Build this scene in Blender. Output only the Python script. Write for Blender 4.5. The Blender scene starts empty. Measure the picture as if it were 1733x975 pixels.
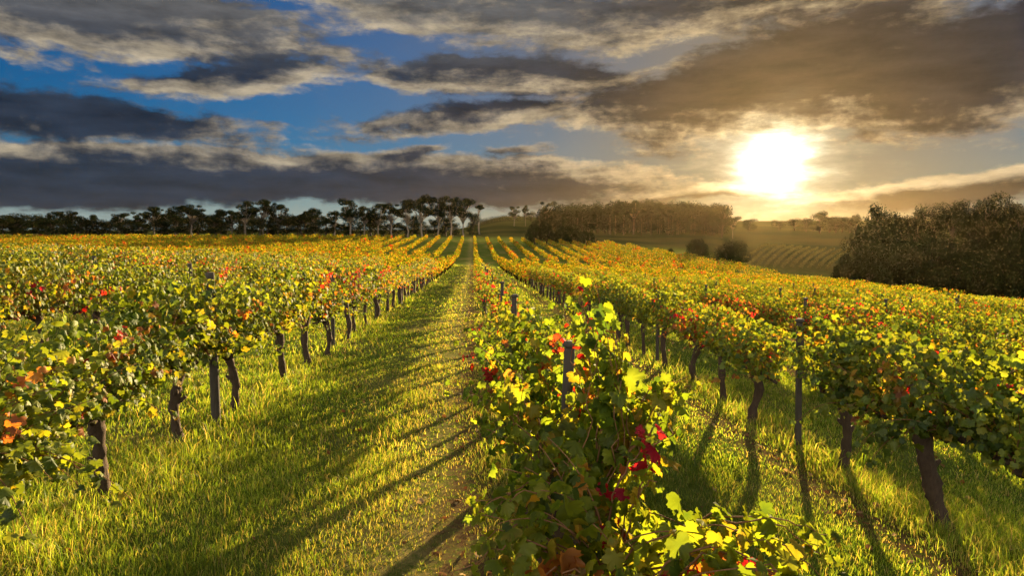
import bpy, math
import numpy as np

# ------------------------------------------------------------------ camera, sky, sun, exposure
scene = bpy.context.scene
COL = scene.collection
RAD = math.radians

CAM_Z = 2.25                      # eye height over the ground between the rows
YAW, PITCH, FPX = math.atan(66 / 1120.0), math.atan(95.5 / 1120.0), 1120.0
cam_data = bpy.data.cameras.new("camera")
cam_data.sensor_width = 36.0
cam_data.lens = 36.0 * FPX / 1733.0
cam_data.clip_start, cam_data.clip_end = 0.05, 9000.0
cam = bpy.data.objects.new("camera", cam_data)
cam.location = (0, 0, CAM_Z)
cam.rotation_euler = (math.pi / 2 - PITCH, 0, -YAW)
COL.objects.link(cam)
scene.camera = cam


def ray(px, py):
    """World direction (forward-normalised) seen at a point of the 1733 x 975 photograph."""
    x, f, z = (px - 866.5) / FPX, 1.0, (487.5 - py) / FPX
    f2, z2 = f * math.cos(PITCH) + z * math.sin(PITCH), z * math.cos(PITCH) - f * math.sin(PITCH)
    return np.array([x * math.cos(YAW) + f2 * math.sin(YAW), f2 * math.cos(YAW) - x * math.sin(YAW), z2])


def az_el(px, py):
    d = ray(px, py)
    return math.atan2(d[0], d[1]), math.atan2(d[2], math.hypot(d[0], d[1]))


SUN_AZ, SUN_EL = az_el(1310, 274)
LAMP_EL = RAD(6.8)
EXPOSURE = 2.2

scene.view_settings.view_transform = 'Standard'
scene.view_settings.look = 'None'
scene.view_settings.gamma = 1.0
scene.view_settings.use_curve_mapping = False
scene.view_settings.exposure = EXPOSURE
scene.render.engine = 'CYCLES'
cy = scene.cycles
cy.max_bounces, cy.diffuse_bounces, cy.glossy_bounces = 9, 7, 1
cy.transmission_bounces, cy.transparent_max_bounces, cy.volume_bounces = 7, 4, 0
cy.caustics_reflective = cy.caustics_refractive = False
cy.sample_clamp_indirect = 4.0
cy.use_denoising = True
cy.use_adaptive_sampling = True
cy.adaptive_threshold = 0.02

sun_data = bpy.data.lights.new("sun", 'SUN')
sun_data.energy, sun_data.angle, sun_data.color = 5.0, RAD(0.6), (1.0, 0.73, 0.38)
sun = bpy.data.objects.new("sun", sun_data)
sun.rotation_euler = (math.pi / 2 - LAMP_EL, 0, math.pi - SUN_AZ)
sun.location = (60, 120, 60)
COL.objects.link(sun)


class N:
    """A value in a node tree, with arithmetic that adds Math nodes."""
    def __init__(self, t, s): self.t, self.s = t, s
    def op(self, kind, *args, clamp=False):
        n = self.t.nodes.new('ShaderNodeMath'); n.operation = kind; n.use_clamp = clamp
        for i, a in enumerate((self,) + args):
            if isinstance(a, N): self.t.links.new(a.s, n.inputs[i])
            else: n.inputs[i].default_value = a
        return N(self.t, n.outputs[0])
    def __add__(self, o): return self.op('ADD', o)
    def __sub__(self, o): return self.op('SUBTRACT', o)
    def __mul__(self, o): return self.op('MULTIPLY', o)
    def __truediv__(self, o): return self.op('DIVIDE', o)
    def __radd__(self, o): return self.op('ADD', o)
    def __rmul__(self, o): return self.op('MULTIPLY', o)
    def __rsub__(self, o): return (self * -1.0) + o
    def clamp01(self): return self.op('ADD', 0.0, clamp=True)
    def step(self, a, b):
        n = self.t.nodes.new('ShaderNodeMapRange'); n.interpolation_type = 'SMOOTHSTEP'
        self.t.links.new(self.s, n.inputs[0])
        for i, v in enumerate((a, b, 0.0, 1.0)): n.inputs[i + 1].default_value = v
        return N(self.t, n.outputs[0])


def combine(t, x, y, z=0.0):
    n = t.nodes.new('ShaderNodeCombineXYZ')
    for i, v in enumerate((x, y, z)):
        if isinstance(v, N): t.links.new(v.s, n.inputs[i])
        else: n.inputs[i].default_value = v
    return n.outputs[0]


def noise(t, vec, scale, detail=4.0, rough=0.55, color=False, dims='3D'):
    n = t.nodes.new('ShaderNodeTexNoise'); n.noise_dimensions = dims
    n.inputs['Scale'].default_value = scale
    n.inputs['Detail'].default_value = detail
    n.inputs['Roughness'].default_value = rough
    if vec is not None: t.links.new(vec, n.inputs['Vector'])
    return n.outputs['Color'] if color else N(t, n.outputs['Fac'])


def mixc(t, fac, a, b, mode='MIX'):
    n = t.nodes.new('ShaderNodeMix'); n.data_type = 'RGBA'; n.blend_type = mode
    for s, v in ((n.inputs['Factor'], fac), (n.inputs[6], a), (n.inputs[7], b)):
        if isinstance(v, N): t.links.new(v.s, s)
        elif isinstance(v, (tuple, float, int)): s.default_value = (*v, 1.0) if isinstance(v, tuple) else v
        else: t.links.new(v, s)
    return n.outputs[2]


world = bpy.data.worlds.new("World")
scene.world = world
world.use_nodes = True
SKY_STRENGTH = 0.1


def build_sky():
    t = world.node_tree
    t.nodes.clear()
    out = t.nodes.new('ShaderNodeOutputWorld')
    bg = t.nodes.new('ShaderNodeBackground')
    bg.inputs['Strength'].default_value = SKY_STRENGTH
    t.links.new(bg.outputs[0], out.inputs['Surface'])
    sky = t.nodes.new('ShaderNodeTexSky')
    sky.sky_type = 'NISHITA'
    sky.sun_disc = False
    sky.sun_elevation, sky.sun_rotation = LAMP_EL, SUN_AZ
    sky.altitude, sky.air_density, sky.dust_density, sky.ozone_density = 100.0, 1.0, 0.15, 4.0
    tc = t.nodes.new('ShaderNodeTexCoord')
    sep = t.nodes.new('ShaderNodeSeparateXYZ')
    t.links.new(tc.outputs['Generated'], sep.inputs[0])
    X, Y, Z = (N(t, sep.outputs[i]) for i in range(3))
    az = X.op('ARCTAN2', Y) - (YAW)                 # bearing from the row direction of the middle of the view
    el = Z.op('ARCSINE')
    K = 1.0 / (SKY_STRENGTH * 2 ** EXPOSURE)
    k3 = lambda r, g, b: (r * K, g * K, b * K)
    sd = (math.sin(SUN_AZ) * math.cos(SUN_EL), math.cos(SUN_AZ) * math.cos(SUN_EL), math.sin(SUN_EL))
    cosang = (X * sd[0] + Y * sd[1] + Z * sd[2]).op('MINIMUM', 1.0)
    ang = cosang.op('ARCCOSINE')
    gauss = lambda deg: ((ang * ang) * (-1.0 / RAD(deg) ** 2)).op('EXPONENT')
    # clouds: soft banks at fixed bearings, broken up by noise
    # (px, py, half width, half height, tilt, weight, how dark)
    banks = [
        (120, 10, 560, 74, 2, 1.15), (760, 8, 430, 52, 3, 1.05), (1130, 25, 330, 50, -6, 1.0), (60, 90, 220, 26, 5, .6), (1320, 5, 300, 40, 0, .9),
        (140, 200, 430, 40, 3, 1.1), (400, 135, 240, 36, -7, 1.0), (600, 225, 150, 10, -3, .5),
        (850, 132, 300, 40, 2, 1.1), (800, 200, 260, 26, -4, 1.0),
        (1330, 135, 330, 86, -9, 1.45), (1660, 110, 300, 92, -6, 1.6), (1120, 178, 240, 38, -4, 1.1),
        (120, 294, 600, 48, 0, 1.9), (620, 302, 360, 40, 2, 1.8), (930, 305, 230, 38, 5, 1.15), (690, 258, 110, 14, -5, .8), (890, 256, 80, 12, -3, .7),
        (1120, 332, 200, 15, -3, .95), (1640, 318, 240, 30, -5, 1.3), (1420, 335, 160, 12, 0, .75), (1690, 200, 110, 16, -3, .7),
        (2200, 150, 420, 120, 0, 1.0), (-500, 120, 500, 80, 0, 1.0),
    ]

    wob = t.nodes.new('ShaderNodeTexNoise')
    wob.inputs['Scale'].default_value = 1.0; wob.inputs['Detail'].default_value = 5.0
    t.links.new(combine(t, az * 6.0, el * 14.0, 3.1), wob.inputs['Vector'])
    ws = t.nodes.new('ShaderNodeSeparateColor'); t.links.new(wob.outputs['Color'], ws.inputs[0])
    wob_a, wob_e = (N(t, ws.outputs[0]) - 0.5) * 0.14, (N(t, ws.outputs[1]) - 0.5) * 0.05

    def density(a, e):
        wa, we = a + wob_a, e + wob_e
        m = None
        for (px, py, rx, ry, tilt, w) in banks:
            a0, e0 = az_el(px, py); a0 -= YAW
            c = math.cos(a0) if abs(a0) < 1.2 else 0.4
            ra, re = rx / FPX * c * c, ry / FPX * c
            ct, st = math.cos(RAD(tilt)), math.sin(RAD(tilt))
            da, de = wa - a0, we - e0
            u = (da * ct - de * st) * (1.0 / ra)
            v = (da * st + de * ct) * (1.0 / re)
            b = ((u * u + v * v) * (-1.0)).op('EXPONENT') * w
            m = b if m is None else m.op('SMOOTH_MAX', b, 0.15)
        far = az.op('ABSOLUTE').step(0.95, 1.4) * (noise(t, combine(t, a * 2.0, e * 6.0, 9.0), 1.0, 2.0) * 1.6 - .25)
        m = m.op('MAXIMUM', e.step(0.42, 0.60) * 0.6).op('MAXIMUM', far)
        n1 = noise(t, combine(t, wa * 7.5, we * 27.0, 0.0), 1.0, 8.0, 0.60)
        n2 = noise(t, combine(t, a * 34.0, e * 62.0, 7.0), 1.0, 7.0, 0.62)
        return m + (n1 - 0.5) * 1.3 + (n2 - 0.5) * 0.75

    d0 = density(az, el)
    line = az_el(1310, 232)[1]
    toward = ((el - line) * (-22.0)).op('MAXIMUM', -1.0).op('MINIMUM', 1.0)
    d1 = density(az + 0.008, el + toward * 0.014)
    cover = d0.step(0.30, 0.70)
    n3 = noise(t, combine(t, az * 16.0 + wob_a * 5.0, el * 58.0 + wob_e * 16.0, 4.0), 1.0, 6.0, 0.6)
    thick = (d0 * 0.6 + (d1 - d0) * 0.8 + (n3 - 0.5) * 0.55).step(-0.02, 0.58)
    mid, wide = gauss(10.0), gauss(22.0)
    dark = mixc(t, wide, k3(.025, .036, .058), k3(.042, .033, .027))
    dark = mixc(t, mid, dark, k3(.13, .076, .033))
    hi = (el.step(0.20, 0.31) * (1.0 - az.step(-.1, .45))).clamp01()
    dark = mixc(t, hi * 0.75, dark, k3(.165, .16, .15))
    opposite = ang.step(1.25, 1.8)  # unseen sky away from the sun, brightened as added fill light
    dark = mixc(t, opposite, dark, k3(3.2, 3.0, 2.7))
    lit = mixc(t, wide, k3(.45, .38, .27), k3(.62, .46, .25))
    lit = mixc(t, mid, lit, k3(1.0, .74, .38))
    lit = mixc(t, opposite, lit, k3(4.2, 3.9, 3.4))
    overhead = el.step(.42, .75)  # sky above the view, also raised to add fill in the shade
    dark, lit = mixc(t, overhead, dark, k3(.62, .60, .58)), mixc(t, overhead, lit, k3(.9, .86, .78))
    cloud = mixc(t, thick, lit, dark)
    n4 = noise(t, combine(t, az * 11.0 + wob_a * 4.0, el * 44.0, 2.0), 1.0, 7.0, 0.62)
    cv = t.nodes.new('ShaderNodeVectorMath'); cv.operation = 'SCALE'
    t.links.new(cloud, cv.inputs[0]); t.links.new(((n4 - .5) * 2.2 + 1.0).op('MAXIMUM', .45).s, cv.inputs['Scale'])
    cloud = cv.outputs[0]
    base = mixc(t, 1.0, sky.outputs[0], SKY_TINT, 'MULTIPLY')
    base = mixc(t, (1.0 - el.step(0.0, 0.13)) * .75, base, k3(.36, .43, .42))
    base = mixc(t, gauss(27.0) * .92, base, k3(.25, .195, .10))
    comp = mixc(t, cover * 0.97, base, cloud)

    def glow(c, f):
        n = t.nodes.new('ShaderNodeVectorMath'); n.operation = 'SCALE'
        n.inputs[0].default_value = c
        t.links.new((f * K).s, n.inputs['Scale'])
        return n.outputs[0]
    rag = ang * ((n3 - 0.5) * 1.5 + (thick * cover) * 0.4 + 1.0)
    disc = ((rag * (1.0 / 0.031)).op('POWER', 2.0) * -1.0).op('EXPONENT') * 4.0
    soft = ((rag * rag) * (-1.0 / RAD(3.6) ** 2)).op('EXPONENT') * 1.0
    tot = mixc(t, 1.0, comp, glow((1.0, .70, .30), gauss(10.0) * .11), 'ADD')
    tot = mixc(t, 1.0, tot, glow((1.0, .85, .5), soft), 'ADD')
    tot = mixc(t, 1.0, tot, glow((1.0, .95, .85), disc), 'ADD')
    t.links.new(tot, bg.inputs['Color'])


SKY_TINT = (0.030, 0.125, 0.19)
build_sky()

# ------------------------------------------------------------------ helpers
RNG = np.random.default_rng(7)


def link(o, parent=None):
    COL.objects.link(o)
    if parent is not None: o.parent = parent
    return o


def make_mesh(name, V, polys, mat, colors=None, smooth=False):
    """polys: list of integer arrays (n, k), k corners each; colors: per-vertex RGB."""
    me = bpy.data.meshes.new(name)
    V = np.asarray(V, dtype=np.float32)
    polys = [np.asarray(p, dtype=np.int32) for p in polys if len(p)]
    loops = np.concatenate([p.ravel() for p in polys])
    totals = np.concatenate([np.full(len(p), p.shape[1], np.int32) for p in polys])
    starts = np.concatenate(([0], np.cumsum(totals)[:-1])).astype(np.int32)
    me.vertices.add(len(V)); me.vertices.foreach_set('co', V.ravel())
    me.loops.add(len(loops)); me.loops.foreach_set('vertex_index', loops)
    me.polygons.add(len(totals))
    me.polygons.foreach_set('loop_start', starts)
    me.polygons.foreach_set('loop_total', totals)
    me.update(calc_edges=True)
    if smooth: me.polygons.foreach_set('use_smooth', np.ones(len(totals), bool))
    if colors is not None:
        at = me.color_attributes.new('tint', 'FLOAT_COLOR', 'POINT')
        at.data.foreach_set('color', np.concatenate([colors, np.ones((len(V), 1))], 1).astype(np.float32).ravel())
    me.materials.append(mat)
    return me


def mesh_object(name, me, parent=None):
    return link(bpy.data.objects.new(name, me), parent)


def thing(name, loc, rotz=0.0):
    o = bpy.data.objects.new(name, None)
    o.empty_display_size = 0.2
    o.location = loc
    o.rotation_euler = (0, 0, rotz)
    return link(o)


def tag(o, label=None, category=None, group=None, kind=None):
    for k, v in (('label', label), ('category', category), ('group', group), ('kind', kind)):
        if v: o[k] = v
    return o


class Geo:
    """Collects vertices and polygons of one mesh."""
    def __init__(self): self.V, self.P, self.C, self.n = [], {}, [], 0
    def add(self, V, polys, col=None):
        V = np.asarray(V, float).reshape(-1, 3)
        for p in polys:
            p = np.asarray(p)
            if len(p): self.P.setdefault(p.shape[1], []).append(p + self.n)
        self.V.append(V)
        if col is not None: self.C.append(np.broadcast_to(np.asarray(col, float), (len(V), 3)))
        self.n += len(V)
    def mesh(self, name, mat, smooth=False):
        return make_mesh(name, np.concatenate(self.V), [np.concatenate(v) for v in self.P.values()], mat,
                         np.concatenate(self.C) if self.C else None, smooth)
    def tube(self, pts, radii, n=8, wob=0.0, rng=RNG, col=None):
        pts = np.asarray(pts, float); radii = np.broadcast_to(np.asarray(radii, float), (len(pts),))
        tan = np.gradient(pts, axis=0)
        tan /= np.linalg.norm(tan, axis=1, keepdims=True) + 1e-9
        ref = np.where(np.abs(tan[:, 2:3]) > 0.8, np.array([[1.0, 0, 0]]), np.array([[0, 0, 1.0]]))
        if np.abs(tan[:, 2]).max() > 0.8: ref = np.repeat(np.array([[1.0, 0.17, 0]]), len(pts), 0)
        a = np.cross(tan, ref); a /= np.linalg.norm(a, axis=1, keepdims=True) + 1e-9
        b = np.cross(tan, a)
        th = np.linspace(0, 2 * np.pi, n, endpoint=False)
        r = radii[:, None] * (1 + wob * rng.normal(size=(len(pts), n)))
        V = pts[:, None] + r[..., None] * (np.cos(th)[None, :, None] * a[:, None] + np.sin(th)[None, :, None] * b[:, None])
        m = len(pts)
        i, j = np.meshgrid(np.arange(m - 1), np.arange(n), indexing='ij')
        q = np.stack([i * n + j, i * n + (j + 1) % n, (i + 1) * n + (j + 1) % n, (i + 1) * n + j], -1).reshape(-1, 4)
        V = np.concatenate([V.reshape(-1, 3), pts[:1], pts[-1:]])
        k = np.arange(n)
        c0 = np.stack([np.full(n, m * n), (k + 1) % n, k], 1)
        c1 = np.stack([np.full(n, m * n + 1), (m - 1) * n + k, (m - 1) * n + (k + 1) % n], 1)
        self.add(V, [q, np.concatenate([c0, c1])], col)


def unit(v): return v / (np.linalg.norm(v, axis=-1, keepdims=True) + 1e-9)


def leaf_template(half, fold, cup, rng):
    """Grape leaf outline from (angle from the tip, radius), a fan round the petiole point."""
    pts = [(math.sin(RAD(a)) * r, math.cos(RAD(a)) * r) for a, r in half]
    full = pts + [(-x, y) for x, y in reversed(pts[1:])]
    P = np.array([(0, 0)] + full)
    z = -fold * np.abs(P[:, 0]) ** 1.3 - cup * (P[:, 0] ** 2 + P[:, 1] ** 2) + 0.05 * rng.normal(size=len(P))
    V = np.column_stack([P[:, 0], P[:, 1], z])
    n = len(full)
    F = np.array([(0, 1 + (i + 1) % n, 1 + i) for i in range(n)])
    return V, F


FULL = [(0, 1.0), (6, .88), (11, .93), (18, .78), (27, .68), (34, .79), (42, .87), (48, .82), (55, .95), (61, .83), (67, .85), (76, .69),
        (85, .62), (94, .72), (103, .76), (109, .70), (117, .79), (127, .68), (141, .67), (156, .54), (172, .28)]
MID = [(0, 1.0), (28, .69), (54, .94), (85, .64), (116, .79), (158, .5)]
TR = np.random.default_rng(3)
T_FULL = [leaf_template(FULL, f, c, TR) for f, c in ((.45, .2), (.2, .45), (-.3, .3), (.7, -.1), (.1, .6), (.9, .2))]
T_MID = [leaf_template(MID, f, c, TR) for f, c in ((.45, .15), (.15, .45), (-.3, .3), (.7, 0))]
T_LOW = [(np.array([(0, -.45, .1), (.75, .2, -.12), (0, 1, .1), (-.75, .2, -.12)], float), np.array([(0, 1, 2), (0, 2, 3)]))]


def scatter(geo, templates, pos, nrm, tip, size, col, rng, edge=None):
    """Leaf-shaped faces at POS, facing NRM, tips toward TIP; all in one mesh."""
    nrm = unit(nrm)
    tip = unit(tip - (tip * nrm).sum(-1, keepdims=True) * nrm)
    side = np.cross(tip, nrm)
    which = rng.integers(0, len(templates), len(pos))
    for k, (TV, TF) in enumerate(templates):
        m = which == k
        if not m.any(): continue
        n = m.sum()
        V = pos[m][:, None] + size[m][:, None, None] * (TV[None, :, 0:1] * side[m][:, None] + TV[None, :, 1:2] * tip[m][:, None] + TV[None, :, 2:3] * nrm[m][:, None])
        F = TF[None] + (np.arange(n) * len(TV))[:, None, None]
        C = np.repeat(col[m][:, None], len(TV), 1)
        if edge is not None:
            C = C.copy(); C[:, 1:] = C[:, 1:] * 0.45 + edge[m][:, None] * 0.55
        geo.add(V.reshape(-1, 3), [F.reshape(-1, TF.shape[1])], C.reshape(-1, 3))


# ------------------------------------------------------------------ terrain
def herm(x, xs, ys):
    xs, ys = np.asarray(xs, float), np.asarray(ys, float)
    d = np.diff(ys) / np.diff(xs)
    m = np.concatenate(([d[0]], (d[:-1] + d[1:]) / 2, [d[-1]]))
    x = np.clip(x, xs[0], xs[-1])
    i = np.clip(np.searchsorted(xs, x, side='right') - 1, 0, len(xs) - 2)
    h = xs[i + 1] - xs[i]
    s = (x - xs[i]) / h
    return (ys[i] * (1 + 2 * s) * (1 - s) ** 2 + h * m[i] * s * (1 - s) ** 2 + ys[i + 1] * s * s * (3 - 2 * s) + h * m[i + 1] * s * s * (s - 1))


def sstep(x, a, b):
    s = np.clip((x - a) / (b - a), 0, 1)
    return s * s * (3 - 2 * s)


PY = ([-60, 0, 40, 80, 100, 120, 131, 165, 204, 230, 300], [1.6, 0, -1.36, -2.6, -3.05, -3.25, -3.15, -2.1, -.65, .0, .5])
EDGE = ([-60, 20, 40, 70, 100, 130, 150, 180, 204, 240], [14, 28, 34, 47, 58, 58, 54, 46, 40, 36])
FAR_D = np.array([40, 60, 100, 150, 204, 260, 340, 450, 600, 1000, 3600.])
FAR_PX = np.array([-1400, 0, 760, 860, 1000, 1150, 1300, 1450, 1600, 1733, 3200.])
FAR_PY = np.array([
    [462, 440, 425, 413, 407, 401, 399, 397, 394, 391, 391],
    [462, 440, 425, 413, 407, 401, 399, 397, 394, 391, 391],
    [470, 455, 445, 428, 408, 401, 398, 395, 390, 389, 390],
    [470, 460, 448, 430, 408, 402, 395, 385, 373, 369, 372],
    [480, 470, 455, 435, 412, 410, 406, 397, 384, 374, 376],
    [500, 490, 465, 445, 425, 420, 410, 399, 384, 374, 378],
    [510, 500, 482, 478, 472, 456, 418, 406, 387, 376, 380],
    [530, 515, 500, 494, 480, 460, 430, 408, 388, 376, 380],
    [550, 530, 520, 508, 480, 450, 420, 398, 383, 374, 378],
    [560, 540, 530, 512, 470, 440, 410, 392, 378, 372, 378],
    [560, 540, 530, 500, 450, 420, 400, 388, 378, 374, 378]], float)


def height(x, y):
    x, y = np.asarray(x, float), np.asarray(y, float)
    P = herm(y, *PY)
    s = 0.0613 + (0.027 - 0.0613) * sstep(y, 85, 204)
    cross = np.where(x > 0, -s * x, s * 22 * np.tanh(-x / 22))
    xe = np.interp(y, *EDGE)
    near = P + cross - 0.16 * np.maximum(x - xe, 0)
    d = np.maximum(np.hypot(x, y), 1.0)
    yy = np.maximum(y, 0.12 * d)
    px = np.clip(800 + 1120 * x / yy, FAR_PX[0], FAR_PX[-1])
    ld = np.log(np.clip(d, FAR_D[0], FAR_D[-1]))
    i = np.clip(np.searchsorted(FAR_PX, px, side='right') - 1, 0, len(FAR_PX) - 2)
    f = (px - FAR_PX[i]) / (FAR_PX[i + 1] - FAR_PX[i]); f = f * f * (3 - 2 * f)
    L = np.log(FAR_D)
    j = np.clip(np.searchsorted(L, ld, side='right') - 1, 0, len(L) - 2)
    g = (ld - L[j]) / (L[j + 1] - L[j])
    Z = CAM_Z - (FAR_PY - 392) / 1120 * FAR_D[None]
    far = (Z[i, j] * (1 - g) + Z[i, j + 1] * g) * (1 - f) + (Z[i + 1, j] * (1 - g) + Z[i + 1, j + 1] * g) * f
    w = np.maximum(sstep(x, xe + 2, xe + 40), sstep(y, 206, 262))
    return near * (1 - w) + far * w + 0.02 * np.sin(x * 1.3 + 0.7 * np.sin(y * 0.9)) * np.sin(y * 0.8)


def place(px, d):
    """Ground point at bearing PX of the photograph, D metres along the camera's line."""
    r = ray(px, 392)
    x, y = r[0] * d, r[1] * d
    return float(x), float(y), float(height(x, y))


ROW0, ROWGAP = 0.55, 3.64


# ------------------------------------------------------------------ materials
def new_mat(name):
    m = bpy.data.materials.new(name); m.use_nodes = True
    t = m.node_tree; t.nodes.clear()
    out = t.nodes.new('ShaderNodeOutputMaterial')
    return m, t, out


def leaf_mat(name, trans=0.5, gloss=0.06, warm=(1.75, 1.5, 0.5), vary=0.25, rough=0.45):
    m, t, out = new_mat(name)
    at = t.nodes.new('ShaderNodeAttribute'); at.attribute_name = 'tint'
    oi = t.nodes.new('ShaderNodeObjectInfo')
    hsv = t.nodes.new('ShaderNodeHueSaturation')
    r = N(t, oi.outputs['Random'])
    t.links.new(((r - 0.5) * (vary * 0.08) + 0.5).s, hsv.inputs['Hue'])
    t.links.new(((r * 7.31).op('FRACT') * vary + (1 - vary / 2)).s, hsv.inputs['Value'])
    t.links.new(at.outputs['Color'], hsv.inputs['Color'])
    c = hsv.outputs[0]
    dif = t.nodes.new('ShaderNodeBsdfDiffuse'); t.links.new(c, dif.inputs['Color'])
    tr = t.nodes.new('ShaderNodeBsdfTranslucent')
    t.links.new(mixc(t, 1.0, c, warm, 'MULTIPLY'), tr.inputs['Color'])
    mx = t.nodes.new('ShaderNodeMixShader'); mx.inputs[0].default_value = trans
    t.links.new(dif.outputs[0], mx.inputs[1]); t.links.new(tr.outputs[0], mx.inputs[2])
    sh = mx.outputs[0]
    if gloss:
        gl = t.nodes.new('ShaderNodeBsdfGlossy'); gl.inputs['Roughness'].default_value = rough
        m2 = t.nodes.new('ShaderNodeMixShader'); m2.inputs[0].default_value = gloss
        t.links.new(sh, m2.inputs[1]); t.links.new(gl.outputs[0], m2.inputs[2]); sh = m2.outputs[0]
    t.links.new(sh, out.inputs['Surface'])
    return m


def bark_mat(name, c1, c2, scale=30.0, bump=0.6):
    m, t, out = new_mat(name)
    tc = t.nodes.new('ShaderNodeTexCoord')
    mp = t.nodes.new('ShaderNodeMapping'); mp.inputs['Scale'].default_value = (1, 1, 0.18)
    t.links.new(tc.outputs['Object'], mp.inputs[0])
    n = noise(t, mp.outputs[0], scale, 6.0, 0.65)
    n2 = noise(t, tc.outputs['Object'], scale * 0.12, 3.0)
    c = mixc(t, (n * 0.7 + n2 * 0.5 - 0.1).clamp01(), c1, c2)
    b = t.nodes.new('ShaderNodeBsdfPrincipled'); b.inputs['Roughness'].default_value = 0.9
    b.inputs['Specular IOR Level'].default_value = 0.2
    t.links.new(c, b.inputs['Base Color'])
    bp = t.nodes.new('ShaderNodeBump'); bp.inputs['Strength'].default_value = bump; bp.inputs['Distance'].default_value = 0.02
    t.links.new(n.s, bp.inputs['Height']); t.links.new(bp.outputs[0], b.inputs['Normal'])
    t.links.new(b.outputs[0], out.inputs['Surface'])
    return m


def ground_mat():
    m, t, out = new_mat('grassy_soil')
    geo = t.nodes.new('ShaderNodeNewGeometry')
    sep = t.nodes.new('ShaderNodeSeparateXYZ'); t.links.new(geo.outputs['Position'], sep.inputs[0])
    X, Y = N(t, sep.outputs[0]), N(t, sep.outputs[1])
    big = noise(t, geo.outputs['Position'], 0.35, 4.0)
    fine = noise(t, geo.outputs['Position'], 9.0, 6.0, 0.7)
    huge = noise(t, geo.outputs['Position'], 0.012, 3.0)
    grass = mixc(t, fine, (0.035, 0.065, 0.01), (0.12, 0.15, 0.025))
    grass = mixc(t, big.step(0.45, 0.7), grass, (0.16, 0.14, 0.045))
    u = ((X - ROW0 + (big - 0.5) * 0.7) * (1 / ROWGAP)).op('FRACT')
    bare = u.step(0.74, 0.80) * (1.0 - u.step(0.90, 0.95)) * fine.step(0.35, 0.6) * X.step(-1.3, -1.0)
    soil = mixc(t, noise(t, geo.outputs['Position'], 25.0, 5.0, 0.7), (0.05, 0.03, 0.015), (0.17, 0.105, 0.05))
    R = (X * X + Y * Y).op('SQRT')
    straw = (((X + 0.5) * (X + 0.5)) * -1.6).op('EXPONENT') * fine.step(.35, .6) * .6
    grass = mixc(t, straw, grass, (0.30, 0.22, 0.09))
    c = mixc(t, bare * (1.0 - R.step(40, 110)), grass, soil)
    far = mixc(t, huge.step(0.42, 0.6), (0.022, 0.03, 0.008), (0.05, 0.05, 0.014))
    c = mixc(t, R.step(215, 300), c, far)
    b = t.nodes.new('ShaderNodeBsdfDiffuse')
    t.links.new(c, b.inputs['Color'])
    bp = t.nodes.new('ShaderNodeBump'); bp.inputs['Strength'].default_value = 1.0; bp.inputs['Distance'].default_value = 0.05
    t.links.new(noise(t, geo.outputs['Position'], 14.0, 6.0, 0.75).s, bp.inputs['Height'])
    t.links.new(bp.outputs[0], b.inputs['Normal'])
    t.links.new(b.outputs[0], out.inputs['Surface'])
    return m


M_LEAF = leaf_mat('vine_leaf', 0.52, 0.022, rough=0.5)
M_NEARLEAF = leaf_mat('glow_boosted_vine_leaf', 0.68, 0.012, (1.65, 1.6, 0.6), rough=0.5)  # lit copy of the vine leaf: extra translucency makes near foliage glow
M_FARLEAF = leaf_mat('far_vine_leaf', 0.5, 0.0)
M_GRASS = leaf_mat('grass_blade', 0.5, 0.015, (1.5, 1.5, 0.55), vary=0.0)
M_GUM = leaf_mat('gum_leaf', 0.10, 0.0, (1.2, 1.2, 0.7), vary=0.3)
M_DRY = leaf_mat('dry_leaf', 0.3, 0.0, (1.2, 1.0, 0.7), vary=0.0)
M_BARK = bark_mat('vine_bark', (0.022, 0.015, 0.01), (0.11, 0.072, 0.045), 45, 1.0)
M_CANE = bark_mat('cane', (0.12, 0.05, 0.02), (0.24, 0.12, 0.05), 60, 0.3)
M_POST = bark_mat('weathered_timber', (0.028, 0.024, 0.019), (0.10, 0.084, 0.064), 30, 0.5)
M_GUMBARK = bark_mat('gum_bark', (0.10, 0.075, 0.05), (0.26, 0.20, 0.15), 3.0, 0.3)
M_DARKBARK = bark_mat('dark_bark', (0.04, 0.03, 0.02), (0.10, 0.075, 0.05), 3.0, 0.3)

# ------------------------------------------------------------------ ground sheet
def build_ground():
    rad = np.concatenate(([0.0], np.geomspace(0.5, 1600, 230)))
    fwd = np.linspace(-60, 60, 361)
    back = np.linspace(60, 300, 61)[1:-1]
    th = np.radians(np.concatenate([fwd, back])) + YAW
    n = len(th)
    R, T = np.meshgrid(rad[1:], th, indexing='ij')
    X, Y = R * np.sin(T), R * np.cos(T)
    V = np.column_stack([X.ravel(), Y.ravel(), height(X, Y).ravel()])
    V = np.concatenate([V, [[0, 0, float(height(0, 0))]]])
    i, j = np.meshgrid(np.arange(len(rad) - 2), np.arange(n), indexing='ij')
    q = np.stack([i * n + j, (i + 1) * n + j, (i + 1) * n + (j + 1) % n, i * n + (j + 1) % n], -1).reshape(-1, 4)[:, ::-1]
    k = np.arange(n)
    c = np.stack([np.full(n, len(V) - 1), (k + 1) % n, k], 1)
    o = mesh_object('ground', make_mesh('ground', V, [q, c], ground_mat(), smooth=True))
    tag(o, 'grassy vineyard ground falling gently away and rising to far hills', 'ground', kind='structure')


build_ground()

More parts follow.
